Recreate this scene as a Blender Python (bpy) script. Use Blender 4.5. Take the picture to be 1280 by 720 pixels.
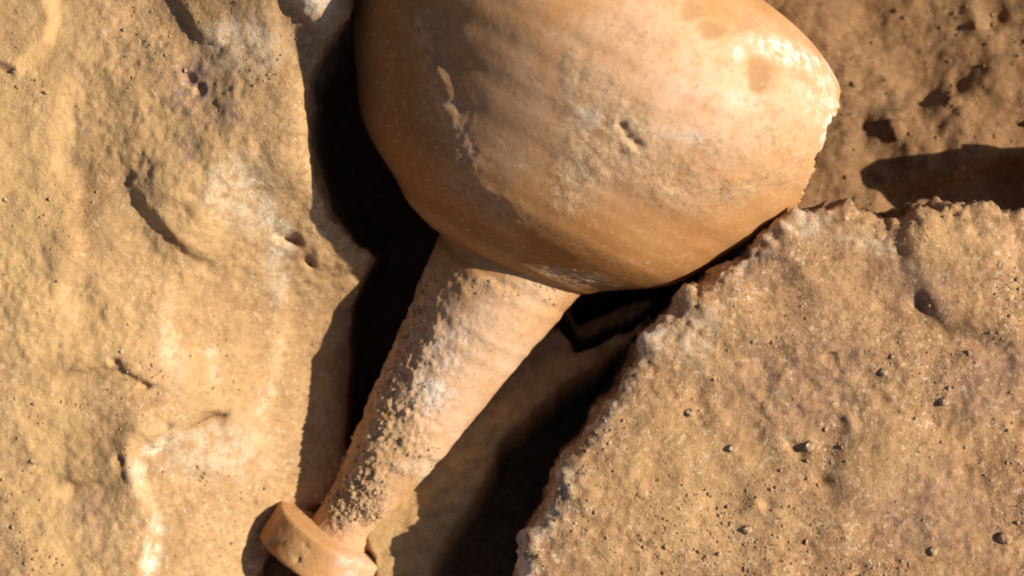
import bpy, bmesh, math, random
import numpy as np
from mathutils import Matrix, Vector

# ------------------------------------------------------------------ frame, camera, light
U = 0.0004                     # metres per design unit (one unit = one photo pixel at the vessel)
D = 3000.0                     # camera distance in units
TILT = math.radians(12)        # camera is tipped 12 degrees from straight down
CT, ST = math.cos(TILT), math.sin(TILT)
Z0 = 300.0                     # lifts the trench floor to about z = 0
UPV = np.array([0, CT, ST]); BACK = np.array([0, -ST, CT])

def to_world(p):
    p = np.asarray(p, float)
    o = np.empty_like(p)
    o[..., 0] = p[..., 0]
    o[..., 1] = p[..., 1] * CT - p[..., 2] * ST
    o[..., 2] = p[..., 1] * ST + p[..., 2] * CT + Z0
    return o * U

def from_world(q):
    q = np.asarray(q, float) / U
    o = np.empty_like(q)
    y, z = q[..., 1], q[..., 2] - Z0
    o[..., 0] = q[..., 0]
    o[..., 1] = y * CT + z * ST
    o[..., 2] = -y * ST + z * CT
    return o

def pt(x, y, w):
    k = (D - w) / D
    return np.array([(x - 640) * k, (360 - y) * k, w])

def pix(p):                     # where a point of the design frame lies in the plan used for layout
    k = D / (D - p[..., 2])
    return p[..., 0] * k + 640, 360 - p[..., 1] * k

for o in list(bpy.data.objects):
    bpy.data.objects.remove(o)
sc = bpy.context.scene
COL = sc.collection

cam_d = bpy.data.cameras.new('camera')
cam = bpy.data.objects.new('camera', cam_d); COL.objects.link(cam)
cam_d.sensor_width = 36; cam_d.lens = 36 * D / 1280
cam_d.clip_start = 0.05; cam_d.clip_end = 100
cp = to_world(np.array([0, 0, D]))
M = Matrix(((1, 0, 0, cp[0]), (0, CT, -ST, cp[1]), (0, ST, CT, cp[2]), (0, 0, 0, 1)))
cam.matrix_world = M
cam_d.dof.use_dof = True
cam_d.dof.focus_distance = (D - 120) * U
cam_d.dof.aperture_fstop = 5.6
sc.camera = cam

L = np.array([0.79, 0.09, 0.61]); L /= np.linalg.norm(L)
LW = Vector((L[0], L[1] * CT - L[2] * ST, L[1] * ST + L[2] * CT)).normalized()
world = bpy.data.worlds.new('World'); sc.world = world; world.use_nodes = True
nt = world.node_tree
sky = nt.nodes.new('ShaderNodeTexSky'); sky.sky_type = 'NISHITA'; sky.sun_disc = False
sky.air_density = 0.6; sky.dust_density = 5.0; sky.altitude = 1500
sky.sun_elevation = math.asin(LW.z); sky.sun_rotation = math.atan2(LW.x, LW.y)
nt.links.new(sky.outputs[0], nt.nodes['Background'].inputs[0])
nt.nodes['Background'].inputs[1].default_value = 0.07
sun_d = bpy.data.lights.new('sun', 'SUN'); sun_d.energy = 5.0; sun_d.angle = math.radians(0.5)
sun_d.color = (1.0, 0.90, 0.75)
sun = bpy.data.objects.new('sun', sun_d); COL.objects.link(sun)
sun.rotation_euler = LW.to_track_quat('Z', 'Y').to_euler(); sun.location = (1.5, 0.3, 2)
sc.view_settings.view_transform = 'Standard'; sc.view_settings.look = 'None'
sc.view_settings.exposure = 0.36; sc.view_settings.gamma = 1.0
sc.view_settings.use_curve_mapping = False
sc.render.engine = 'CYCLES'
sc.cycles.filter_width = 1.9
sc.cycles.max_bounces = 16; sc.cycles.diffuse_bounces = 8

# ------------------------------------------------------------------ numpy noise
def _hash(ix, iy, iz, seed):
    h = (ix * 374761393 + iy * 668265263 + iz * 2147483647 + seed * 1274126177) & 0xFFFFFFFF
    h = ((h ^ (h >> 13)) * 1274126177) & 0xFFFFFFFF
    h = ((h ^ (h >> 16)) * 2246822519) & 0xFFFFFFFF
    return ((h ^ (h >> 15)) & 0xFFFFFF) / float(0xFFFFFF) * 2 - 1

def vnoise(p, seed=0):
    f = np.floor(p); t = p - f; f = f.astype(np.int64)
    t = t * t * t * (t * (t * 6 - 15) + 10)
    x, y, z = f[:, 0], f[:, 1], f[:, 2]
    r = 0
    for dx in (0, 1):
        wx = t[:, 0] if dx else 1 - t[:, 0]
        for dy in (0, 1):
            wy = t[:, 1] if dy else 1 - t[:, 1]
            for dz in (0, 1):
                wz = t[:, 2] if dz else 1 - t[:, 2]
                r = r + wx * wy * wz * _hash(x + dx, y + dy, z + dz, seed)
    return r

def fbm(p, scale, octs=4, seed=0, gain=0.5, ridge=False):
    a, s, r, q = 1.0, 0.0, 0.0, np.asarray(p, float) / scale
    for i in range(octs):
        n = vnoise(q + 17.3 * i, seed + i * 31)
        if ridge: n = 1 - 2 * np.abs(n)
        r = r + a * n; s += a; a *= gain
        q = q * 2.03
    return r / s

def sstep(a, b, x):
    t = np.clip((x - a) / (b - a), 0, 1)
    return t * t * (3 - 2 * t)

def poly_dist(x, y, pts, closed=False):
    """distance to a polyline and the signed side (positive = left of travel as seen on the plan, y down)"""
    pts = np.asarray(pts, float)
    n = len(pts)
    best = np.full(x.shape, 1e9); side = np.zeros_like(best); tt = np.zeros_like(best)
    m = n if closed else n - 1
    for i in range(m):
        a, b = pts[i], pts[(i + 1) % n]
        d = b - a; L2 = (d ** 2).sum() + 1e-9
        t = np.clip(((x - a[0]) * d[0] + (y - a[1]) * d[1]) / L2, 0, 1)
        ex, ey = x - a[0] - t * d[0], y - a[1] - t * d[1]
        dd = np.hypot(ex, ey)
        s = np.sign(d[0] * ey - d[1] * ex)
        k = dd < best
        best = np.where(k, dd, best); side = np.where(k, s, side); tt = np.where(k, (i + t) / m, tt)
    return best, side, tt

def inside(x, y, pts):
    pts = np.asarray(pts, float); r = np.zeros(x.shape, bool); j = len(pts) - 1
    for i in range(len(pts)):
        xi, yi = pts[i]; xj, yj = pts[j]
        c = ((yi > y) != (yj > y)) & (x < (xj - xi) * (y - yi) / (yj - yi + 1e-12) + xi)
        r ^= c; j = i
    return r

def blob(x, y, cx, cy, rx, ry=None, rot=0, soft=0.6):
    ry = ry or rx
    c, s = math.cos(rot), math.sin(rot)
    dx, dy = x - cx, y - cy
    q = np.hypot((dx * c + dy * s) / rx, (-dx * s + dy * c) / ry)
    return 1 - sstep(1 - soft, 1 + soft, q)

def ease_tail(tt): return sstep(0, .15, tt) * (1 - sstep(.85, 1, tt))

# ------------------------------------------------------------------ mesh helpers
def mesh_from(name, verts, faces, smooth=True):
    verts = np.asarray(verts, np.float32); faces = np.asarray(faces, np.int32)
    me = bpy.data.meshes.new(name)
    k = faces.shape[1]
    me.vertices.add(len(verts)); me.vertices.foreach_set('co', verts.ravel())
    me.loops.add(faces.size); me.loops.foreach_set('vertex_index', faces.ravel())
    me.polygons.add(len(faces))
    me.polygons.foreach_set('loop_start', np.arange(0, faces.size, k, dtype=np.int32))
    me.polygons.foreach_set('loop_total', np.full(len(faces), k, np.int32))
    me.update(calc_edges=True)
    if smooth: me.polygons.foreach_set('use_smooth', np.ones(len(faces), bool))
    me.validate()
    return me

def add_attr(me, name, vals):
    a = me.attributes.new(name, 'FLOAT', 'POINT')
    a.data.foreach_set('value', np.asarray(vals, np.float32))

def get_co(me):
    c = np.empty(len(me.vertices) * 3, np.float32); me.vertices.foreach_get('co', c)
    return c.reshape(-1, 3).astype(float)

def get_no(me):
    c = np.empty(len(me.vertices) * 3, np.float32); me.vertices.foreach_get('normal', c)
    return c.reshape(-1, 3).astype(float)

def link(name, me, mat=None, parent=None, label=None, cat=None, group=None, kind=None, mats=None):
    o = bpy.data.objects.new(name, me); COL.objects.link(o)
    if me is not None and not me.materials:
        for m in (mats or [mat]): me.materials.append(m)
    if parent is not None: o.parent = parent
    if label: o['label'] = label
    if cat: o['category'] = cat
    if group: o['group'] = group
    if kind: o['kind'] = kind
    return o

def recentre(o, base):
    """put an object's origin at base (world) with its mesh in place"""
    base = Vector([float(v) for v in base])
    o.data.transform(Matrix.Translation(-base)); o.location = base
    return o

# ------------------------------------------------------------------ materials
class NT:
    def __init__(s, name):
        s.m = bpy.data.materials.new(name); s.m.use_nodes = True
        s.t = s.m.node_tree; s.b = s.t.nodes['Principled BSDF']
        s.geo = s.t.nodes.new('ShaderNodeTexCoord')
    def n(s, t, **k):
        x = s.t.nodes.new(t)
        for a, v in k.items(): setattr(x, a, v)
        return x
    def l(s, a, b): s.t.links.new(a, b)
    def setv(s, sock, v):
        if hasattr(v, 'is_linked'): s.l(v, sock)
        else: sock.default_value = v
    def noise(s, size, detail=4, rough=.6, coord=None, stretch=None, seed=0, lac=2.0):
        x = s.n('ShaderNodeTexNoise'); x.inputs['Scale'].default_value = 1 / (size * U)
        x.inputs['Detail'].default_value = detail; x.inputs['Roughness'].default_value = rough
        x.inputs['Lacunarity'].default_value = lac
        mp = s.n('ShaderNodeMapping'); mp.inputs['Location'].default_value = (seed * .37, seed * .73, seed * .11)
        if stretch: mp.inputs['Scale'].default_value = stretch
        s.l(coord or s.geo.outputs['Object'], mp.inputs[0]); s.l(mp.outputs[0], x.inputs['Vector'])
        return x.outputs['Fac']
    def voro(s, size, feature='F1', seed=0):
        x = s.n('ShaderNodeTexVoronoi', feature=feature); x.inputs['Scale'].default_value = 1 / (size * U)
        mp = s.n('ShaderNodeMapping'); mp.inputs['Location'].default_value = (seed * .37, seed * .73, seed * .11)
        s.l(s.geo.outputs['Object'], mp.inputs[0]); s.l(mp.outputs[0], x.inputs['Vector'])
        return x
    def ramp(s, fac, lo, hi, a=0.0, b=1.0):
        x = s.n('ShaderNodeMapRange', interpolation_type='SMOOTHSTEP')
        s.setv(x.inputs['Value'], fac)
        x.inputs['From Min'].default_value = lo; x.inputs['From Max'].default_value = hi
        x.inputs['To Min'].default_value = a; x.inputs['To Max'].default_value = b
        return x.outputs[0]
    def math(s, op, a, b=0.0):
        x = s.n('ShaderNodeMath', operation=op); s.setv(x.inputs[0], a); s.setv(x.inputs[1], b)
        return x.outputs[0]
    def mix(s, f, a, b, blend='MIX'):
        x = s.n('ShaderNodeMix', data_type='RGBA', blend_type=blend)
        s.setv(x.inputs[0], f)
        for i, v in ((6, a), (7, b)):
            if hasattr(v, 'is_linked'): s.l(v, x.inputs[i])
            else: x.inputs[i].default_value = (*v, 1)
        return x.outputs[2]
    def attr(s, name):
        x = s.n('ShaderNodeAttribute', attribute_name=name); return x.outputs['Fac']
    def bump(s, h, dist, strength=1.0, prev=None):
        x = s.n('ShaderNodeBump'); x.inputs['Strength'].default_value = strength
        x.inputs['Distance'].default_value = dist * U
        s.l(h, x.inputs['Height'])
        if prev: s.l(prev, x.inputs['Normal'])
        return x.outputs[0]
    def done(s, col, rough=.9, normal=None, spec=.25):
        s.setv(s.b.inputs['Base Color'], col)
        s.setv(s.b.inputs['Roughness'], rough)
        s.b.inputs['Specular IOR Level'].default_value = spec
        if normal: s.l(normal, s.b.inputs['Normal'])
        return s.m

def earth_material(name, base, light, dark, pale, grit=1.0, attrs=True):
    m = NT(name)
    big = m.ramp(m.noise(150, 3, .55), .35, .68)
    c = m.mix(big, base, light)
    mid = m.ramp(m.noise(34, 5, .65, seed=3), .42, .66)
    c = m.mix(m.math('MULTIPLY', mid, .55), c, dark)
    c = m.mix(m.ramp(m.noise(9, 3, .7, seed=7), .46, .64, 0, .75 * grit), c, dark)
    patch = m.ramp(m.noise(70, 4, .6, seed=17), .36, .60, .25, 1)
    c = m.mix(m.math('MULTIPLY', m.ramp(m.noise(5, 2, .6, seed=9), .55, .68, 0, .4 * grit), patch), c, tuple(v * .6 for v in dark))
    c = m.mix(m.math('MULTIPLY', m.ramp(m.noise(7, 3, .7, seed=11), .54, .68, 0, .9 * grit), patch), c, pale)
    sp = m.voro(9, seed=5)
    c = m.mix(m.math('MULTIPLY', m.ramp(sp.outputs['Distance'], .12, .3, 1, 0), m.ramp(m.noise(12, 2, .5, seed=15), .55, .65, 0, .6 * grit)), c, pale)
    if attrs:
        brk = m.ramp(m.noise(16, 5, .75, seed=21), .36, .62)
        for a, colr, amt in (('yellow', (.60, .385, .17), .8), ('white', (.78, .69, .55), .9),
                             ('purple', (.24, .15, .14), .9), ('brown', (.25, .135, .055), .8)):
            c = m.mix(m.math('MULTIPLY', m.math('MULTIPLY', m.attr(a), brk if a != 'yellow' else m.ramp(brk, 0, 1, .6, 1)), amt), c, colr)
    b1 = m.bump(m.noise(22, 6, .7, seed=2), 5, .7)
    b2 = m.bump(m.noise(5, 4, .75, seed=4), 2.4, .8 * grit, b1)
    return m.done(c, .95, b2, .15)

MAT_LEFT = earth_material('ochre_stone', (.49, .305, .145), (.56, .36, .17), (.35, .205, .10), (.68, .52, .35), .75)
MAT_SLAB = earth_material('gritty_earth', (.42, .245, .118), (.47, .285, .145), (.26, .14, .066), (.66, .50, .35), 1.0)
MAT_SOIL = earth_material('brown_soil', (.25, .138, .066), (.29, .167, .08), (.17, .09, .04), (.36, .235, .138), .8)

def grain_material():
    m = NT('grit_grains')
    c = m.mix(m.ramp(m.noise(9, 2, .6, seed=1), .35, .65), (.27, .16, .085), (.46, .31, .18))
    c = m.mix(m.ramp(m.noise(13, 1, .5, seed=9), .62, .70), c, (.62, .50, .38))
    return m.done(c, .9, m.bump(m.noise(4, 3, .7), 1.2, .6), .2)
MAT_GRAIN = grain_material()

def clay_material(name, neck=False):
    m = NT(name)
    c = m.mix(m.ramp(m.noise(120, 4, .6), .35, .65), (.46, .21, .062), (.53, .275, .105))
    c = m.mix(m.math('MULTIPLY', m.attr('pink'), m.ramp(m.noise(50, 5, .65, seed=2), .3, .6, .35, .95)), c, (.70, .46, .305))
    c = m.mix(m.math('MULTIPLY', m.attr('streak_shade'), .85), c, (.33, .135, .036))  # rust for the turning streaks and for shade painted on body and rim
    c = m.mix(m.ramp(m.noise(26, 5, .7, seed=5), .55, .75, 0, .4), c, (.50, .31, .15))
    ck = m.math('MULTIPLY', m.attr('crust'), m.ramp(m.noise(14, 5, .7, seed=8), .33, .58))
    c = m.mix(m.math('MULTIPLY', ck, .85), c, (.62, .45, .275))
    c = m.mix(m.math('MULTIPLY', m.attr('crust'), m.ramp(m.noise(6, 4, .7, seed=13), .55, .68, 0, .6)), c, (.30, .175, .08))
    lm = m.math('MULTIPLY', m.attr('lime'), m.ramp(m.noise(16, 5, .75, seed=10), .42, .58))
    c = m.mix(m.math('MULTIPLY', lm, .92), c, (.76, .71, .64))
    c = m.mix(m.math('MULTIPLY', m.attr('tan'), .9), c, (.38, .215, .10))
    spk = m.ramp(m.noise(6, 4, .8, seed=14), .56, .66, 0, .65)
    c = m.mix(spk, c, (.36, .19, .08))
    c = m.mix(m.ramp(m.noise(9, 4, .8, seed=19), .56, .68, 0, .5), c, (.66, .49, .32))
    b = m.bump(m.noise(30, 5, .6, seed=3), 3, .35)
    hh = m.math('MULTIPLY', m.noise(6, 5, .75, seed=6), m.math('ADD', m.math('MULTIPLY', m.attr('crust'), 2.2), .35))
    b = m.bump(hh, 2.2, .8, b)
    r = m.ramp(m.attr('crust'), 0, 1, .8, .95)
    return m.done(c, r, b, .08)
MAT_CLAY = clay_material('terracotta')

def break_material():
    m = NT('broken_clay_edge')
    c = m.mix(m.ramp(m.noise(14, 4, .7), .4, .6), (.62, .40, .22), (.80, .73, .64))
    return m.done(c, .9, m.bump(m.noise(5, 4, .7), 3, .8), .2)
MAT_BREAK = break_material()

def crust_material():
    m = NT('caked_soil')
    c = m.mix(m.ramp(m.noise(12, 4, .7), .4, .62), (.50, .34, .19), (.36, .215, .105))
    return m.done(c, .95, m.bump(m.noise(4, 4, .75), 2, .8), .15)
MAT_CRUST = crust_material()

# ------------------------------------------------------------------ ground
def axis_coords(lo, hi, step, far):
    a = list(np.arange(lo, hi + step, step))
    s, x = step, a[-1]
    while x < far: s *= 1.35; x += s; a.append(x)
    s, x = step, a[0]
    pre = []
    while x > -far: s *= 1.35; x -= s; pre.append(x)
    return np.array(pre[::-1] + a)

# vessel axis, in the design frame
def frame(a, b):
    ax = (b - a) / np.linalg.norm(b - a)
    e2 = np.array([0, 0, 1.0]); e2 -= e2.dot(ax) * ax; e2 /= np.linalg.norm(e2)
    e1 = np.cross(ax, e2)
    return a, ax, (e1 if e1[0] > 0 else -e1), e2
BODY_F = frame(pt(438, 652, -44), pt(698, 160, -8))
NECK_F = frame(pt(443, 640, -72), pt(636, 333, -22))
RIM_F = frame(pt(430, 642, -74), pt(623, 335, -24))
A3, AX = BODY_F[:2]
TERR = [(1092, 300), (1096, 232), (1130, 222), (1180, 214), (1225, 203), (1285, 188), (1400, 165), (1700, 120)]

def make_ground():
    xs = axis_coords(-760, 900, 3.6, 9000); ys = axis_coords(-560, 620, 3.6, 9000)
    X, Y = np.meshgrid(xs, ys); X = X.ravel(); Y = Y.ravel()
    # plan position: treat the soil as lying near world z = Zg, find the matching plan pixel
    Zg = np.full(X.shape, -90.0)
    for _ in range(2):
        p = from_world(np.stack([X, Y, Zg + Z0], 1) * U)
        px, py = pix(p)
        bank = sstep(640, 900, px + (360 - py) * .55 - 70)                 # rises to the upper right
        n0 = fbm(np.stack([X, Y, 0 * X], 1), 170, 4, 5)
        d, side, tt = poly_dist(px, py, TERR)
        low = (side > 0)
        nd = np.where(low, d, -d) + 5 * fbm(np.stack([X, Y, 0 * X + 9], 1), 22, 3, 8)
        drop = 0.25 * sstep(-3, 26, nd) * (py < 420)
        top = -120 + 26 * n0 + 0.10 * (360 - py)
        Zg = -292 + (top + 292) * bank - 120 * drop * bank
    SHELF = [(474, 900), (462, 700), (440, 650), (530, 560), (600, 480), (636, 430), (668, 402), (704, 402), (722, 434), (790, 404), (850, 372), (790, 452), (684, 528), (634, 572),
             (602, 640), (555, 706), (530, 800), (500, 900)]
    for _ in range(2):
        p = from_world(np.stack([X, Y, Zg + Z0], 1) * U); px, py = pix(p)
        d, _s, _t = poly_dist(px, py, SHELF, True)
        sd = np.where(inside(px, py, SHELF), d, -d) + 6 * fbm(np.stack([X, Y, 0 * X + 3], 1), 26, 4, 15)
        k = sstep(-6, 9, sd)
        vv = 360 - py
        Zs = vv * ST + (-72 - .06 * vv) * CT + 10 * fbm(np.stack([X, Y, 0 * X], 1), 70, 3, 16)
        Zg = np.where(k > 0, -292 + (Zs + 292) * k, Zg)
    P = np.stack([X, Y, Zg], 1)
    near = 1 - sstep(900, 1900, np.maximum(np.abs(X), np.abs(Y)))
    rough = fbm(P, 60, 5, 12) * near
    Zg = Zg + bank * (16 * rough) + (1 - bank) * 5 * rough
    Zg += near * (3.0 * fbm(P, 14, 3, 40) + 1.4 * fbm(P, 7, 2, 44))
    Zg += 30 * (1 - near) * fbm(P, 900, 2, 46)
    for cx, cy, r, a in ((1157, 122, 10, 9), (1200, 104, 10, 8), (1112, 116, 8, 6), (1240, 18, 14, 10),
                         (1172, 160, 7, 8), (1065, 248, 6, 7)):
        Zg -= .6 * a * blob(px + 5 * rough, py + 6 * fbm(P, 18, 2, 3), cx, cy, r, r * 1.3, .4)
    for cx, cy, r, a in ((1118, 160, 26, 15), (1185, 140, 24, 12), (1215, 175, 30, 12), (1080, 100, 30, 10), (1150, 190, 20, 12), (1010, 20, 30, 8)):
        Zg += a * blob(px, py, cx, cy, r, r * .9, .3, .7)
    V = np.stack([X, Y, Zg + Z0], 1) * U
    nx, ny = len(xs), len(ys)
    i = np.arange(nx - 1)[None, :] + nx * np.arange(ny - 1)[:, None]; i = i.ravel()
    F = np.stack([i, i + 1, i + 1 + nx, i + nx], 1)
    me = mesh_from('ground', V, F)
    for a in ('white', 'purple'): add_attr(me, a, np.zeros(len(V)))
    add_attr(me, 'yellow', sstep(0, .6, k))          # ledge beside the neck coloured paler to brighten it in the shade
    add_attr(me, 'brown', .4 * (1 - k) * sstep(.1, .5, fbm(P, 80, 3, 70)))
    return link('ground', me, MAT_SOIL, kind='structure', label='brown crumbly soil at the bottom of the dig'), V
ground, GV = make_ground()

# ------------------------------------------------------------------ rocks
def remeshed_prism(outline, wtop, wbot, voxel):
    """closed prism over an outline (plan pixels at height wtop), voxel remeshed; returns verts in the design frame and faces"""
    k = (D - wtop) / D
    pts = [((x - 640) * k, (360 - y) * k) for x, y in outline]
    bm = bmesh.new()
    lo = [bm.verts.new((x, y, wbot)) for x, y in pts]
    hi = [bm.verts.new((x, y, wtop)) for x, y in pts]
    n = len(pts)
    bm.faces.new(hi); bm.faces.new(lo[::-1])
    for i in range(n): bm.faces.new((lo[i], lo[(i + 1) % n], hi[(i + 1) % n], hi[i]))
    bmesh.ops.recalc_face_normals(bm, faces=bm.faces)
    bmesh.ops.triangulate(bm, faces=bm.faces)
    me = bpy.data.meshes.new('tmp'); bm.to_mesh(me); bm.free()
    ob = bpy.data.objects.new('tmp', me); COL.objects.link(ob)
    md = ob.modifiers.new('r', 'REMESH'); md.mode = 'VOXEL'; md.voxel_size = voxel
    dg = bpy.context.evaluated_depsgraph_get(); dg.update()
    ev = bpy.data.meshes.new_from_object(ob.evaluated_get(dg))
    bpy.data.objects.remove(ob); bpy.data.meshes.remove(me)
    return ev

def densify(pts, step, amp, seed, closed=True):
    rnd = random.Random(seed); out = []
    n = len(pts)
    for i in range(n):
        a, b = pts[i], pts[(i + 1) % n]
        m = max(1, int(math.dist(a, b) / step))
        for j in range(m):
            t = j / m
            out.append((a[0] + (b[0] - a[0]) * t + rnd.uniform(-amp, amp), a[1] + (b[1] - a[1]) * t + rnd.uniform(-amp, amp)))
    return out

def build_rock(name, outline, wref, wbot, voxel, height, colour, edge, mat, amps, seed, label, cat, crumble=1.0):
    me = remeshed_prism(outline, wref, wbot, voxel)
    P = get_co(me); N = get_no(me)
    k = (D - wref) / D
    px, py = P[:, 0] / k + 640, 360 - P[:, 1] / k
    d, _, _ = poly_dist(px, py, outline, True)
    d = np.where(inside(px, py, outline), d, 0)
    frac = np.clip((P[:, 2] - wbot) / (wref - wbot), 0, 1)
    H = height(px, py, P) - edge[0] * np.exp(-d / edge[1])
    Q = P.copy()
    Q[:, 2] = np.where(frac > .0, wbot + frac * (H - wbot), P[:, 2])
    me.vertices.foreach_set('co', Q.astype(np.float32).ravel()); me.update()
    N = get_no(me)
    e = np.exp(-d / 28)[:, None] * sstep(.2, .7, frac)[:, None]
    disp = 0
    rough_zone = .25 + 1.0 * sstep(-.25, .35, fbm(Q, 120, 3, seed + 77))
    for sc_, am, oc, rd in amps:
        disp = disp + am * fbm(Q, sc_, oc, seed + int(sc_), .55, rd) * (rough_zone if sc_ < 30 else 1)
    Q = Q + N * disp[:, None]
    Q = Q + N * (crumble * e[:, 0] * (12 * fbm(P, 26, 4, seed + 90, .6) + 5 * fbm(P, 9, 2, seed + 91)))[:, None]
    W = to_world(Q)
    me.vertices.foreach_set('co', W.astype(np.float32).ravel())
    me.polygons.foreach_set('use_smooth', np.ones(len(me.polygons), bool))
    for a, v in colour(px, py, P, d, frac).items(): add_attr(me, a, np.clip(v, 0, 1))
    me.update(); me.materials.clear(); me.name = name
    o = link(name, me, mat, label=label, cat=cat)
    top = (N[:, 2] > .55)
    info = (Q, get_no(me), px, py, top)
    recentre(o, (W[:, 0].mean(), W[:, 1].mean(), W[:, 2].min()))
    return o, info

def step(px, py, pts, amp, width, reach, wob=0):
    """a ledge along a polyline: ground left of travel is raised by amp, fading over reach"""
    d, s, t = poly_dist(px, py, pts)
    sd = -d * s + wob
    return amp * (sstep(-width, width, sd) - .5) * np.exp(-(d / reach) ** 2) * ease_tail(t)

def groove(px, py, pts, amp, width, wob=0):
    d, s, t = poly_dist(px, py, pts)
    return -amp * np.exp(-((d + wob) / width) ** 2) * ease_tail(t)

# --- the ochre rock on the side of the shadow
LEFT = [(-380, -230), (-250, -310), (-60, -290), (150, -350), (330, -310), (430, -240), (458, -60), (452, 0), (444, 34), (416, 74), (398, 110), (392, 160), (396, 212), (414, 268), (440, 300), (466, 320),
        (452, 344), (436, 384), (430, 430), (428, 500), (424, 560), (430, 600), (404, 636), (356, 662), (322, 698), (304, 740), (312, 820), (270, 930), (120, 985), (-80, 950), (-240, 1000), (-370, 900), (-430, 700), (-390, 480), (-440, 250), (-400, 20)]
LEFT_O = densify(LEFT, 22, 1.2, 4)

def left_height(x, y, P):
    nb = fbm(P * [1, 1, 0], 40, 3, 200) * 6
    lat = sstep(150, 400, x)
    ye = np.interp(y, [-300, 0, 50, 110, 200, 315, 390, 450, 560, 640, 760, 1000], [190, 168, 140, 122, 96, 4, -66, -96, -96, -92, -90, -90])
    yf = np.interp(y, [-300, 0, 200, 400, 600, 800], [85, 85, 75, 45, 15, 0])
    w = yf + (ye - yf) * lat
    w = w + 15 * fbm(P * [1, 1, 0], 190, 3, 201)
    w += step(x, y, [(98, 80), (92, 150), (88, 195), (100, 250), (104, 300), (96, 370), (90, 430)][::-1], 10, 16, 50, nb * 2)
    w += step(x, y, [(95, -20), (78, 20), (72, 62), (34, 98), (0, 88), (-30, 70)][::-1], 11, 9, 40, nb * 1.5)
    w += step(x, y, [(176, 210), (176, 232), (196, 268), (222, 300), (248, 318), (282, 334)], 13, 8, 40, nb * 1.2)
    w += step(x, y, [(205, -20), (238, 22), (262, 60), (296, 70)], 9, 11, 34, nb)
    w += step(x, y, [(300, 600), (322, 520), (338, 460), (350, 405), (362, 340)], 12, 12, 40, nb * .6)
    w += step(x, y, [(176, 740), (188, 690), (197, 650), (182, 618), (170, 580), (182, 545), (214, 520)], 18, 10, 34, nb * 1.5)
    w += step(x, y, [(186, 566), (206, 548), (236, 532), (262, 516), (285, 520)], 16, 4, 22, nb * .4)
    w += step(x, y, [(205, 470), (215, 430), (212, 390), (225, 350)], 10, 8, 26, nb * .6)
    w += step(x, y, [(70, 470), (120, 458), (152, 452), (190, 478), (215, 484)], 8, 6, 28, nb)
    w += step(x, y, [(80, 605), (130, 600), (160, 580)], 8, 6, 26, nb)
    w += groove(x, y, [(214, 542), (236, 530), (252, 522), (272, 517), (284, 519)], 9, 5, nb * .4)
    w += groove(x, y, [(8, 86), (18, 92), (34, 96)], 6, 4)
    for cx, cy, r, a in ((366, 300, 11, 20), (383, 327, 9, 12), (352, 296, 9, 10), (186, 479, 6, 8), (150, 448, 6, 6), (247, 108, 9, 6),
                         (262, 118, 7, 7), (212, 533, 5, 6), (152, 576, 7, 8)):
        w -= a * blob(x + nb, y - nb, cx, cy, r, r * .75, .5)
    w += 9 * blob(x, y, 330, 470, 60, 130, .25) - 6 * blob(x, y, 255, 130, 40, 60, .4)
    # the pale facet by the top of the vessel and the hollow under it
    w += 9 * blob(x, y, 402, 6, 26, 44, -.45, .7) - 9 * blob(x, y, 378, 62, 18, 44, -.35, .8)
    w += 14 * blob(x, y, 250, 262, 46, 58, .5, .7)
    return w

def left_colour(x, y, P, d, frac):
    nb = fbm(P, 50, 4, 210) * 25
    top = sstep(.75, .95, frac)
    g = lambda *a, **k: blob(x + nb, y + nb * .7, *a, **k)
    yellow = np.maximum.reduce([.9 * g(40, 280, 60, 170), .7 * g(60, 60, 50, 90), .75 * g(110, 430, 110, 60), .9 * g(70, 610, 42, 170),
                                .7 * g(250, 265, 60, 70), .5 * g(240, 420, 20, 70), .6 * g(170, 160, 90, 60)])
    dl, s, t = poly_dist(x, y, [(180, 760), (190, 690), (198, 650), (182, 615), (172, 580)])
    dm, s2, t2 = poly_dist(x, y, [(295, 600), (325, 505), (345, 425)])
    dn, s3, t3 = poly_dist(x, y, [(262, 438), (268, 475)])
    white = np.maximum.reduce([1.05 * np.exp(-((dl + np.abs(nb) * .9) / 10) ** 2), .5 * np.exp(-((dm + np.abs(nb) * .8) / 9) ** 2), .9 * g(202, 560, 22, 9, -.5),
                               .75 * g(345, 290, 20, 34), .5 * g(310, 245, 40, 40), .5 * g(320, 70, 50, 34), .4 * g(265, 560, 60, 40), .9 * g(402, 10, 22, 34, -.4),
                               .5 * g(340, 330, 14, 40), .6 * np.exp(-(dn / 6) ** 2), .35 * g(215, 430, 14, 50)])
    purple = np.maximum.reduce([1.0 * g(248, 112, 34, 30), 1.0 * g(240, 182, 12, 16), .7 * g(296, 150, 18, 20), .4 * g(110, 640, 26, 40), .4 * g(195, 440, 14, 34)])
    brown = np.maximum.reduce([.8 * g(385, 66, 26, 44, -.3), .55 * g(250, 20, 34, 40), .75 * g(230, 308, 26, 12, .8), .55 * g(130, 250, 40, 80), .6 * g(140, 470, 60, 18),
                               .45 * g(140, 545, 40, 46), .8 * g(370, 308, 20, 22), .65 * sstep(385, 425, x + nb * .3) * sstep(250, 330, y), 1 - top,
                               .5 * g(245, 520, 30, 10, -.4), .6 * g(125, 600, 50, 10)])
    return dict(yellow=yellow * top, white=white * top, purple=purple * top, brown=brown)

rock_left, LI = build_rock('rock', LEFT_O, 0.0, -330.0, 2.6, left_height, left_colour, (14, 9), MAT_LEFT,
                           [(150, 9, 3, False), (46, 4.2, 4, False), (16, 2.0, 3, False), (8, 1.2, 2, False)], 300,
                           'large ochre rock with cracks and pale streaks, on which the pottery casts its shadow', 'rock', .35)

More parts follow.
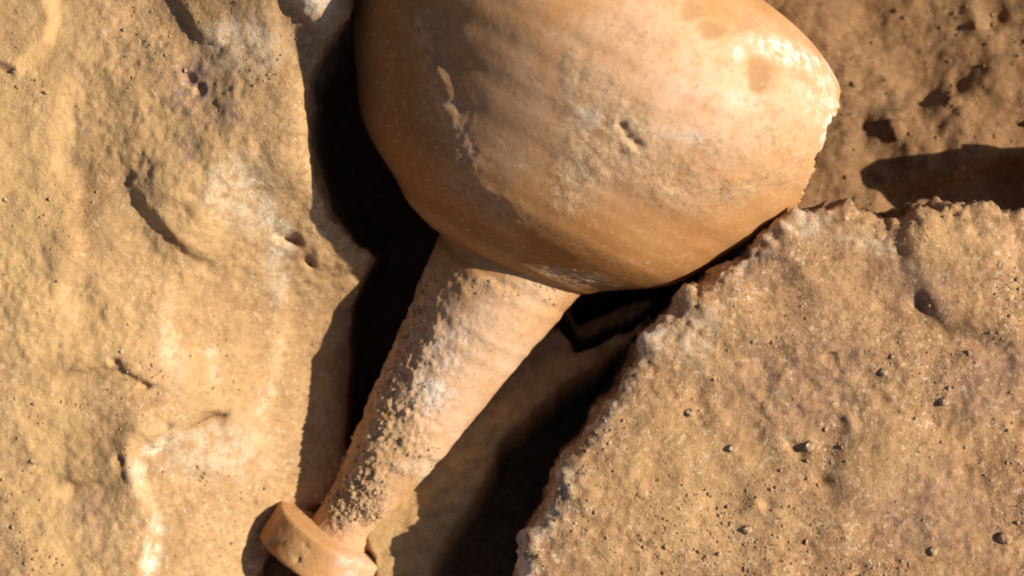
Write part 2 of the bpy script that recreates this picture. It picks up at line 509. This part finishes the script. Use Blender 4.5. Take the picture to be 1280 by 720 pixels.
# --- the gritty slab whose edge shades the neck
SLAB = [(984, 272), (1012, 262), (1042, 257), (1078, 262), (1108, 276), (1138, 274), (1150, 258), (1182, 250), (1212, 253), (1246, 262), (1290, 277),
        (1400, 296), (1500, 340), (1590, 430), (1560, 600), (1610, 760), (1540, 930), (1360, 985), (1150, 940), (960, 1000), (780, 960), (676, 900), (645, 800), (657, 716), (662, 680), (684, 645), (700, 606), (716, 580), (734, 556), (746, 522),
        (772, 490), (796, 452), (814, 416), (842, 398), (862, 366), (892, 346), (922, 322), (950, 296)]
SLAB_O = densify(SLAB, 16, 3.2, 9)

def slab_height(x, y, P):
    nb = fbm(P * [1, 1, 0], 36, 3, 220) * 7
    w = np.interp(y, [200, 325, 395, 455, 540, 700, 900], [118, 112, 102, 92, 87, 84, 82]) + 9 * fbm(P * [1, 1, 0], 210, 3, 221)
    w += step(x, y, [(1100, 250), (1128, 300), (1142, 350), (1170, 392), (1230, 412), (1330, 452)], 11, 16, 70, nb)
    w += 10 * blob(x, y, 1195, 300, 60, 36, .2)
    d, s, t = poly_dist(x, y, [(1060, 520), (1040, 560), (1036, 600), (1052, 640)])
    w -= 6 * np.exp(-((d + nb * .6) / 16) ** 2) * ease_tail(t)
    w += 9 * blob(x, y, 1110, 580, 70, 60, .3) + 7 * blob(x, y, 900, 420, 46, 70, .7)
    for cx, cy, r, a in ((998, 563, 9, 16), (1034, 604, 8, 10), (962, 633, 8, 10), (1208, 590, 9, 12), (1042, 452, 6, 9), (1052, 530, 5, 8),
                         (1150, 380, 12, 9), (1032, 350, 8, 6), (956, 494, 5, 6), (1098, 665, 6, 7), (1120, 660, 6, 5), (875, 655, 6, 6)):
        w -= .6 * a * blob(x + nb * .8, y + nb * .5, cx, cy, r * 1.1, r * .8, .6, .9)
    return w

def slab_colour(x, y, P, d, frac):
    nb = fbm(P, 50, 4, 230) * 25
    top = sstep(.8, .96, frac)
    g = lambda *a, **k: blob(x + nb, y + nb * .7, *a, **k)
    le = (x < 1010)
    white = np.maximum.reduce([.95 * np.exp(-d / 13) * le * sstep(-9, 8, nb), .55 * g(935, 330, 26, 14, -.7), .45 * g(1010, 285, 34, 16), .35 * g(1080, 300, 30, 14),
                               .3 * g(880, 420, 20, 50, .5), .6 * g(690, 650, 10, 40, .6)])
    purple = np.maximum.reduce([.55 * g(1140, 350, 46, 26, .6), .4 * g(960, 320, 30, 30), .6 * g(1240, 470, 60, 50), .35 * g(1000, 480, 90, 60), .4 * g(1180, 640, 90, 50)])
    yellow = np.maximum.reduce([.4 * g(860, 620, 130, 110), .45 * g(1180, 310, 70, 30), .4 * g(900, 430, 40, 60), .3 * g(1110, 570, 60, 50)])
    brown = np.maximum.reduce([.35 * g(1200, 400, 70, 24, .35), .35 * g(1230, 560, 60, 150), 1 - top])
    return dict(yellow=yellow * top, white=white * top, purple=purple * top, brown=brown)

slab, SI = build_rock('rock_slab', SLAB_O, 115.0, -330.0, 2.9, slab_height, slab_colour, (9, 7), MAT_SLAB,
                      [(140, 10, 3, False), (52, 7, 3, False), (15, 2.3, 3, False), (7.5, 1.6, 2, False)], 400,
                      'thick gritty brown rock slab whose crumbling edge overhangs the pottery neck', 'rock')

# ------------------------------------------------------------------ pottery vessel
def frame_pt(s, r, th, fr=None):
    """point on a surface of revolution round the vessel axis; th = 0 faces the lens, 90 degrees the slab"""
    s = np.asarray(s)[..., None]; r = np.asarray(r)[..., None]; th = np.asarray(th)[..., None]
    a, ax, e1, e2 = fr or BODY_F
    return a + s * ax + r * (np.cos(th) * e2 + np.sin(th) * e1)

def spline(pts, stepv):
    """Catmull-Rom through profile points, resampled evenly"""
    p = np.array(pts, float); P = np.vstack([2 * p[0] - p[1], p, 2 * p[-1] - p[-2]])
    out = []
    for i in range(1, len(P) - 2):
        t = np.linspace(0, 1, 24, endpoint=False)[:, None]
        a, b, c, d = P[i - 1], P[i], P[i + 1], P[i + 2]
        out.append(.5 * ((2 * b) + (-a + c) * t + (2 * a - 5 * b + 4 * c - d) * t ** 2 + (-a + 3 * b - 3 * c + d) * t ** 3))
    out = np.vstack(out + [p[-1:]])
    l = np.r_[0, np.cumsum(np.hypot(*np.diff(out, axis=0).T))]
    q = np.linspace(0, l[-1], max(4, int(l[-1] / stepv)))
    return np.stack([np.interp(q, l, out[:, 0]), np.interp(q, l, out[:, 1])], 1)

BODY = [(380, 84), (386, 104), (394, 124), (404, 138), (415, 154), (431, 182), (447, 208), (464, 228), (482, 241), (511, 258), (560, 287), (605, 310), (641, 324), (680, 328),
        (724, 320), (762, 294), (788, 258), (806, 214), (818, 150), (825, 64), (826, 3)]
NECK = [(-40, 41), (-20, 39), (0, 39), (22, 41), (60, 47), (100, 54), (158, 62), (207, 68), (262, 75), (310, 84), (345, 92), (372, 98), (386, 103)]
RIM = [(-62, 56), (-74, 64), (-78, 70), (-79, 75), (-77.5, 78.5), (-74, 80), (-60, 79.5), (-46, 78.5), (-36, 78), (-31.5, 77.5), (-29, 76), (-28, 73), (-27, 66), (-26, 58), (-25, 46), (-26, 32), (-40, 36), (-62, 56)]

def lathe(prof, nth, closed=False):
    n = len(prof)
    th = np.linspace(-math.pi, math.pi, nth, endpoint=False)
    S, T = np.meshgrid(prof[:, 0], th, indexing='ij'); R = np.meshgrid(prof[:, 1], th, indexing='ij')[0]
    i = np.arange(n if closed else n - 1)[:, None]; j = np.arange(nth)[None, :]
    i2 = (i + 1) % n; j2 = (j + 1) % nth
    F = np.stack([(i * nth + j).ravel(), (i * nth + j2).ravel(), (i2 * nth + j2).ravel(), (i2 * nth + j).ravel()], 1)
    return S.ravel(), R.ravel(), T.ravel(), F

def fix_normals(me):
    bm = bmesh.new(); bm.from_mesh(me); bmesh.ops.recalc_face_normals(bm, faces=bm.faces); bm.to_mesh(me); bm.free()

vessel_base = to_world(pt(560, 480, -270))
vessel = bpy.data.objects.new('pottery_bottle', None); COL.objects.link(vessel)
vessel.location = Vector([float(v) for v in vessel_base]); vessel.empty_display_size = .03
vessel['label'] = 'broken terracotta bottle lying neck down between the rocks'
vessel['category'] = 'pottery'
bpy.context.view_layer.update()

def vessel_part(name, V, F, mats, attrs, thick=None, kind=None, label=None):
    W = to_world(V) - vessel_base
    me = mesh_from(name, W, F)
    fix_normals(me)
    for a in ('pink', 'streak_shade', 'crust', 'lime', 'tan'): add_attr(me, a, attrs.get(a, np.zeros(len(V))))
    o = link(name, me, mats=mats, parent=vessel, kind=kind, label=label)
    if thick:
        md = o.modifiers.new('wall', 'SOLIDIFY'); md.thickness = thick * U; md.offset = -1
        md.use_rim = True; md.material_offset_rim = 1 if len(mats) > 1 else 0
    return o

def pots_masks(V, body):
    x, y = pix(V)
    nb = fbm(V, 34, 4, 500) * 16
    g = lambda *a, **k: blob(x + nb, y + nb * .6, *a, **k)
    m = {}
    if body:
        d1, _, t1 = poly_dist(x, y, [(528, 30), (545, 80), (553, 125), (572, 165), (584, 196)])
        d2, _, t2 = poly_dist(x, y, [(715, 70), (712, 140), (725, 200), (705, 240)])
        m['crust'] = np.maximum.reduce([.6 * np.exp(-((d1 + nb * .5) / 20) ** 2), .5 * np.exp(-((d2 + nb * .4) / 10) ** 2), 1.0 * g(770, 165, 62, 42, .5), .8 * g(725, 215, 34, 50, .4), .6 * g(830, 215, 80, 40, .4), .5 * g(745, 110, 40, 30), .45 * g(600, 250, 60, 20, .5),
                                        .9 * g(718, 347, 46, 9, .22), .6 * g(985, 150, 44, 60), .6 * g(930, 235, 80, 16, -.2), .5 * g(880, 190, 50, 30), .3 * g(800, 40, 60, 30)])
        m['pink'] = np.maximum.reduce([.6 * g(770, 130, 190, 130, .3), .95 * g(900, 110, 130, 90), .8 * g(800, 40, 80, 60), .55 * g(650, 190, 46, 40), .5 * g(930, 180, 80, 50)])
        m['lime'] = np.maximum.reduce([g(985, 66, 44, 13, .35), .8 * g(930, 72, 10, 8), .85 * g(1036, 150, 8, 34, .25), .5 * g(1025, 110, 26, 40), .3 * g(900, 120, 60, 12, .2),
                                       .35 * g(860, 170, 40, 10, .2), .4 * g(735, 150, 10, 16)])
        m['tan'] = np.maximum.reduce([g(952, 98, 18, 22, .2, soft=.25), .8 * g(888, 38, 16, 12, soft=.3), .7 * g(862, 14, 14, 14, soft=.3), .6 * g(930, 28, 16, 12), .4 * g(1000, 92, 14, 8)])
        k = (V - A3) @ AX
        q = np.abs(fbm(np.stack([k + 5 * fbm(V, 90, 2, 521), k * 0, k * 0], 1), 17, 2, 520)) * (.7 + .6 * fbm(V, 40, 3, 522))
        m['streak_shade'] = np.maximum(.75 * sstep(560, 430, k) * sstep(.02, .28, q), .25 * sstep(640, 540, k)) * (1 - .6 * m['pink'])
        m['streak_shade'] = np.clip(m['streak_shade'] + .75 * sstep(600, 500, x + nb * .3) * sstep(360, 180, y), 0, 1)  # left flank darkened in the colour, standing in for its shaded side
    else:
        d1, _, t1 = poly_dist(x, y, [(528, 350), (500, 440), (480, 520), (450, 600), (430, 640)])
        m['crust'] = np.maximum.reduce([np.exp(-((d1 + nb * .5) / 30) ** 2), .9 * g(505, 470, 46, 90, .4), g(450, 625, 40, 34), .8 * g(510, 560, 40, 34), .5 * g(620, 365, 80, 18, .3),
                                        .35 * g(560, 420, 50, 60), .08 + .12 * sstep(-4, 8, nb)])
        m['pink'] = np.maximum.reduce([.95 * g(600, 430, 70, 70), .9 * g(560, 520, 60, 70), .8 * g(640, 380, 60, 24), .6 * g(470, 650, 60, 50)])
        m['lime'] = np.maximum.reduce([.7 * g(540, 492, 22, 26), .35 * g(570, 440, 30, 30), .4 * g(520, 590, 26, 20)])
        m['streak_shade'] = .5 * g(590, 320, 70, 14, .3)
    return m, x, y

def make_body():
    prof = spline(BODY, 2.6)
    S, R, T, F = lathe(prof, 560)
    rings = fbm(np.stack([S, .012 * R * np.sin(T), 0 * S], 1), 24, 2, 600)
    V0 = frame_pt(S, R, T)
    R2 = R + (1.2 + 1.2 * sstep(560, 470, S)) * rings * sstep(817, 760, S) + 4.0 * fbm(V0, 170, 2, 601) * sstep(395, 440, S)
    V = frame_pt(S, R2, T)
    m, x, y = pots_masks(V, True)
    nrm = frame_pt(S * 0, R * 0 + 1, T) - A3
    V = V + nrm * (m['crust'] * (4.6 * np.maximum(fbm(V0, 17, 4, 610, .6) + .12, -.12) + 1.8 * fbm(V0, 5.5, 2, 611)) + .7 * fbm(V0, 24, 3, 612) - 3.0 * m['tan'] + 1.5 * m['lime'])[:, None]
    # gouge beside the caked streak, dent with a chip in the middle
    d, s, t = poly_dist(x, y, [(532, 20), (548, 90), (556, 130), (572, 168)])
    V += nrm * (3.2 * np.exp(-((d + 9 * fbm(V0, 22, 3, 615)) / 9) ** 2) * ease_tail(t))[:, None]
    d, s, t = poly_dist(x, y, [(772, 150), (786, 170), (804, 186)])
    V -= nrm * (6 * np.exp(-(d / 6) ** 2) * ease_tail(t))[:, None]
    # broken side: faces beyond an uneven line are missing
    deg = np.degrees(T)
    nz = fbm(V0, 40, 4, 620, .6)
    edge = np.interp(S, [570, 605, 641, 690, 725, 760, 795], [92, 76, 66, 60, 62, 74, 96]) + 5 * nz + 2.5 * fbm(V0, 12, 2, 621)
    gone = (deg > edge) & (deg < 140 + 14 * nz) & (S > 566 + 10 * nz) & (S < 786)
    F = F[~gone[F].all(axis=1)]
    used = np.unique(F); mp = -np.ones(len(V), int); mp[used] = np.arange(len(used))
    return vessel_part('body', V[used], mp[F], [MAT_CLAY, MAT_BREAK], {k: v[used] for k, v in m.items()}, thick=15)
body = make_body()

def make_neck():
    prof = spline(NECK, 2.4)
    S, R, T, F = lathe(prof, 300)
    V0 = frame_pt(S, R, T, NECK_F)
    m, x, y = pots_masks(V0, False)
    S = S + 32 * sstep(290, 386, S) * sstep(-.3, .8, np.sin(T)) * (np.cos(T) > -.9)      # the end of the neck runs into the shoulder
    R2 = R + 1.0 * fbm(np.stack([S, 0 * S, 0 * S], 1), 14, 3, 640) + 2.5 * fbm(V0, 80, 2, 641) + .6 * fbm(V0, 16, 3, 642)
    R2 = R2 + m['crust'] * (4.6 * (fbm(V0, 12, 4, 643, .6) + .3) + 2.4 * fbm(V0, 5.5, 2, 644))
    R2 = R2 - 2.5 * sstep(352, 366, S + 4 * fbm(V0, 20, 2, 645))        # the smooth band under the shoulder sits back a little
    V = frame_pt(S, R2, T, NECK_F)
    return vessel_part('neck', V, F, [MAT_CLAY, MAT_BREAK], m, thick=9), V, m, S, T
neck, NV, NM, NS, NTH = make_neck()

def make_rim():
    prof = spline(RIM, 2.6)[:-1]
    S, R, T, F = lathe(prof, 300, closed=True)
    V0 = frame_pt(S, R, T, RIM_F)
    x, y = pix(V0)
    nb = fbm(V0, 30, 3, 650)
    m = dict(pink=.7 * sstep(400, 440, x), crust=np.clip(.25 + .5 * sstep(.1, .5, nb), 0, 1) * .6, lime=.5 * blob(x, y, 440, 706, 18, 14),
             streak_shade=.75 * sstep(352, 338, x))  # left end of the rim painted darker as its shaded side
    R2 = R + 2.0 * fbm(V0, 50, 3, 651) - 3.5 * sstep(.2, .6, fbm(V0, 18, 3, 655)) * sstep(60, 74, R) + 1.6 * m['crust'] * fbm(V0, 9, 3, 652)
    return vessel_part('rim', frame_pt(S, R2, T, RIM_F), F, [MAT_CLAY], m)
rim = make_rim()

# ------------------------------------------------------------------ small stuff: grains, caked lumps, pebbles, clods
ICO = None
def ico(sub=1):
    bm = bmesh.new(); bmesh.ops.create_icosphere(bm, subdivisions=sub, radius=1)
    v = np.array([p.co[:] for p in bm.verts]); f = np.array([[q.index for q in p.verts] for p in bm.faces]); bm.free()
    return v, f
I1 = ico(1); I2 = ico(2); I3 = ico(4)

def lumps(P, N, size, seed, sink=.35, base=I1):
    """joined little stones at points P (design frame) with normals N"""
    rng = np.random.default_rng(seed); n = len(P)
    v, f = base
    k = len(v)
    q = rng.normal(size=(n, 4)); q /= np.linalg.norm(q, axis=1)[:, None]
    w_, x, y, z = q.T
    Rm = np.stack([1 - 2 * (y * y + z * z), 2 * (x * y - z * w_), 2 * (x * z + y * w_), 2 * (x * y + z * w_), 1 - 2 * (x * x + z * z), 2 * (y * z - x * w_),
                   2 * (x * z - y * w_), 2 * (y * z + x * w_), 1 - 2 * (x * x + y * y)], 1).reshape(n, 3, 3)
    sc3 = size[:, None] * rng.uniform(.6, 1.25, (n, 3))
    jit = 1 + rng.uniform(-.22, .22, (n, k, 1))
    vv = v[None] * jit * sc3[:, None, :]
    vv = np.einsum('nij,nkj->nki', Rm, vv)
    vv = vv + (P + N * (size * (1 - sink) * .6)[:, None])[:, None, :]
    ff = f[None] + (np.arange(n) * k)[:, None, None]
    return vv.reshape(-1, 3), ff.reshape(-1, 3)

def local_normals(Wn):       # world normals to the design frame
    o = np.empty_like(Wn)
    o[:, 0] = Wn[:, 0]; o[:, 1] = Wn[:, 1] * CT + Wn[:, 2] * ST; o[:, 2] = -Wn[:, 1] * ST + Wn[:, 2] * CT
    return o

def grit_on(info, n, seed, label, name='grit', edge=None):
    Q, Wn, px, py, top = info
    rng = np.random.default_rng(seed)
    ok = np.where(top & (px > -60) & (px < 1340) & (py > -60) & (py < 780) & (Q[:, 2] > -200))[0]
    wgt = np.clip(.1 + fbm(Q[ok], 90, 3, seed) * 1.6, .01, 2)
    ids = rng.choice(ok, n, p=wgt / wgt.sum())
    size = np.clip(0.9 + rng.pareto(3.6, n) * 1.1, 0.9, 3.6)
    V, F = lumps(Q[ids], local_normals(Wn[ids]), size, seed + 1, sink=.8)
    W = to_world(V)
    me = mesh_from(name, W, F, smooth=False)
    o = link(name, me, MAT_GRAIN, kind='stuff', label=label, cat='grit')
    return recentre(o, W.mean(0))
grit_on(SI, 1700, 31, 'loose pale and dark grit scattered over the slab')
grit_on(LI, 900, 33, 'fine sandy grit lying on the ochre rock')

def soil_crumbs():
    g = from_world(GV); x, y = pix(g)
    ok = np.where((x > 880) & (x < 1340) & (y > -60) & (y < 320))[0]
    rng = np.random.default_rng(8); ids = rng.choice(ok, 450)
    size = np.clip(1.2 + rng.pareto(3.0, 450) * 1.9, 1.2, 6)
    V, F = lumps(g[ids], np.tile([0, ST, CT], (450, 1)), size, 9, sink=.9)
    W = to_world(V)
    me = mesh_from('soil_crumbs', W, F, smooth=False)
    o = link('soil_crumbs', me, MAT_SOIL, kind='stuff', label='loose crumbs of brown soil on the ground behind the slab', cat='soil')
    for a in ('yellow', 'white', 'purple', 'brown'): add_attr(me, a, np.zeros(len(W)))
    recentre(o, W.mean(0))
soil_crumbs()

def caked_soil():
    rng = np.random.default_rng(12)
    x, y = pix(NV)
    rad = np.cos(NTH)[:, None] * NECK_F[3] + np.sin(NTH)[:, None] * NECK_F[2]
    c = NM['crust'] * (np.abs(NTH) < 1.9) * (NS > -22) * (NS < 385)
    c = c ** 3 * (1 + 5 * blob(x, y, 448, 630, 40, 40)) * (.3 + np.clip(fbm(NV, 30, 3, 4) + .3, 0, 1))
    c = c + 1.4 * sstep(360, 376, NS) * (NS < 410) * (NTH > -.4) * (NTH < 1.45) * np.clip(.2 + 1.5 * fbm(NV, 40, 3, 6), .02, 1)
    ids = rng.choice(len(NV), 1500, p=c / c.sum())
    size = np.clip(.9 + rng.pareto(3.4, 1500) * 1.2, .9, 4.2)
    V, F = lumps(NV[ids], rad[ids], size, 13, sink=1.0)
    vessel_part('caked_soil', V, F, [MAT_CRUST], {}, kind='stuff', label='rough soil caked on the shaded flank of the neck')
caked_soil()

def stone_object(name, P, r, seed, mat, label, cat, group=None, sink=.4, squash=(1, .85, .7)):
    v, f = I3
    p = v * r * np.array(squash)
    n = fbm(v * 10 + seed * 7.7, 9, 3, seed)
    n2 = fbm(v * 10 + seed * 3.1, 3, 3, seed + 5)
    p = p * (1 + .38 * n + .14 * n2)[:, None]
    if r > 100: p = np.sign(v) * np.abs(v) ** .6 * r * np.array(squash) * (1 + .30 * n + .14 * n2)[:, None]
    rot = Matrix.Rotation(seed * 1.7 if r < 100 else .15, 3, 'Z')
    p = p @ np.array(rot).T
    base = to_world(P + np.array([0, 0, -r * sink]))
    me = mesh_from(name, p * U + np.array([0, 0, r * .55 * U]), f)
    for a in ('yellow', 'white', 'purple', 'brown'): add_attr(me, a, np.zeros(len(p)))
    o = link(name, me, mat, label=label, cat=cat, group=group)
    o.location = Vector([float(q) for q in base])
    return o

def surf_at(info, x, y):
    Q, Wn, px, py, top = info
    qx, qy = pix(Q)
    ids = np.where(top & (np.hypot(qx - x, qy - y) < 7))[0]
    return Q[ids[np.argmax(Q[ids, 2])]]

for i, (x, y, r) in enumerate([(1250, 672, 9), (1007, 560, 7), (928, 664, 7), (1162, 694, 6), (868, 520, 6), (1186, 505, 6), (915, 555, 5.5), (1100, 470, 5.5)]):
    stone_object('pebble', surf_at(SI, x, y), r, 20 + i, MAT_GRAIN, 'small pale pebble embedded in the gritty slab top', 'pebble', 'pebbles on the slab')

def ground_at(x, y):
    g = from_world(GV); qx, qy = pix(g)
    k = np.where(np.hypot(qx - x, qy - y) < 7)[0]
    return g[k[np.argmax(g[k, 2])]]
for i, (x, y, r, lab) in enumerate([(1118, 158, 15, 'rounded brown soil clod beside a dark hollow behind the slab'),
                                    (1186, 128, 11, 'small crumbly soil clod between two dark hollows'),
                                    (1066, 252, 8, 'tiny soil lump in the gap between broken pottery and slab')]):
    stone_object('soil_clod', ground_at(x, y), r, 40 + i, MAT_SOIL, lab, 'clod', sink=.85)

stone_object('rock', ground_at(1335, 225) + np.array([48, -22, 38]), 170, 1, MAT_SOIL, 'upright brown rock added out of view past the slab to cast a shadow', 'rock', sink=.55, squash=(.40, .26, 1.15))  # unseen rock, added and shaped to throw the shadow band behind the slab
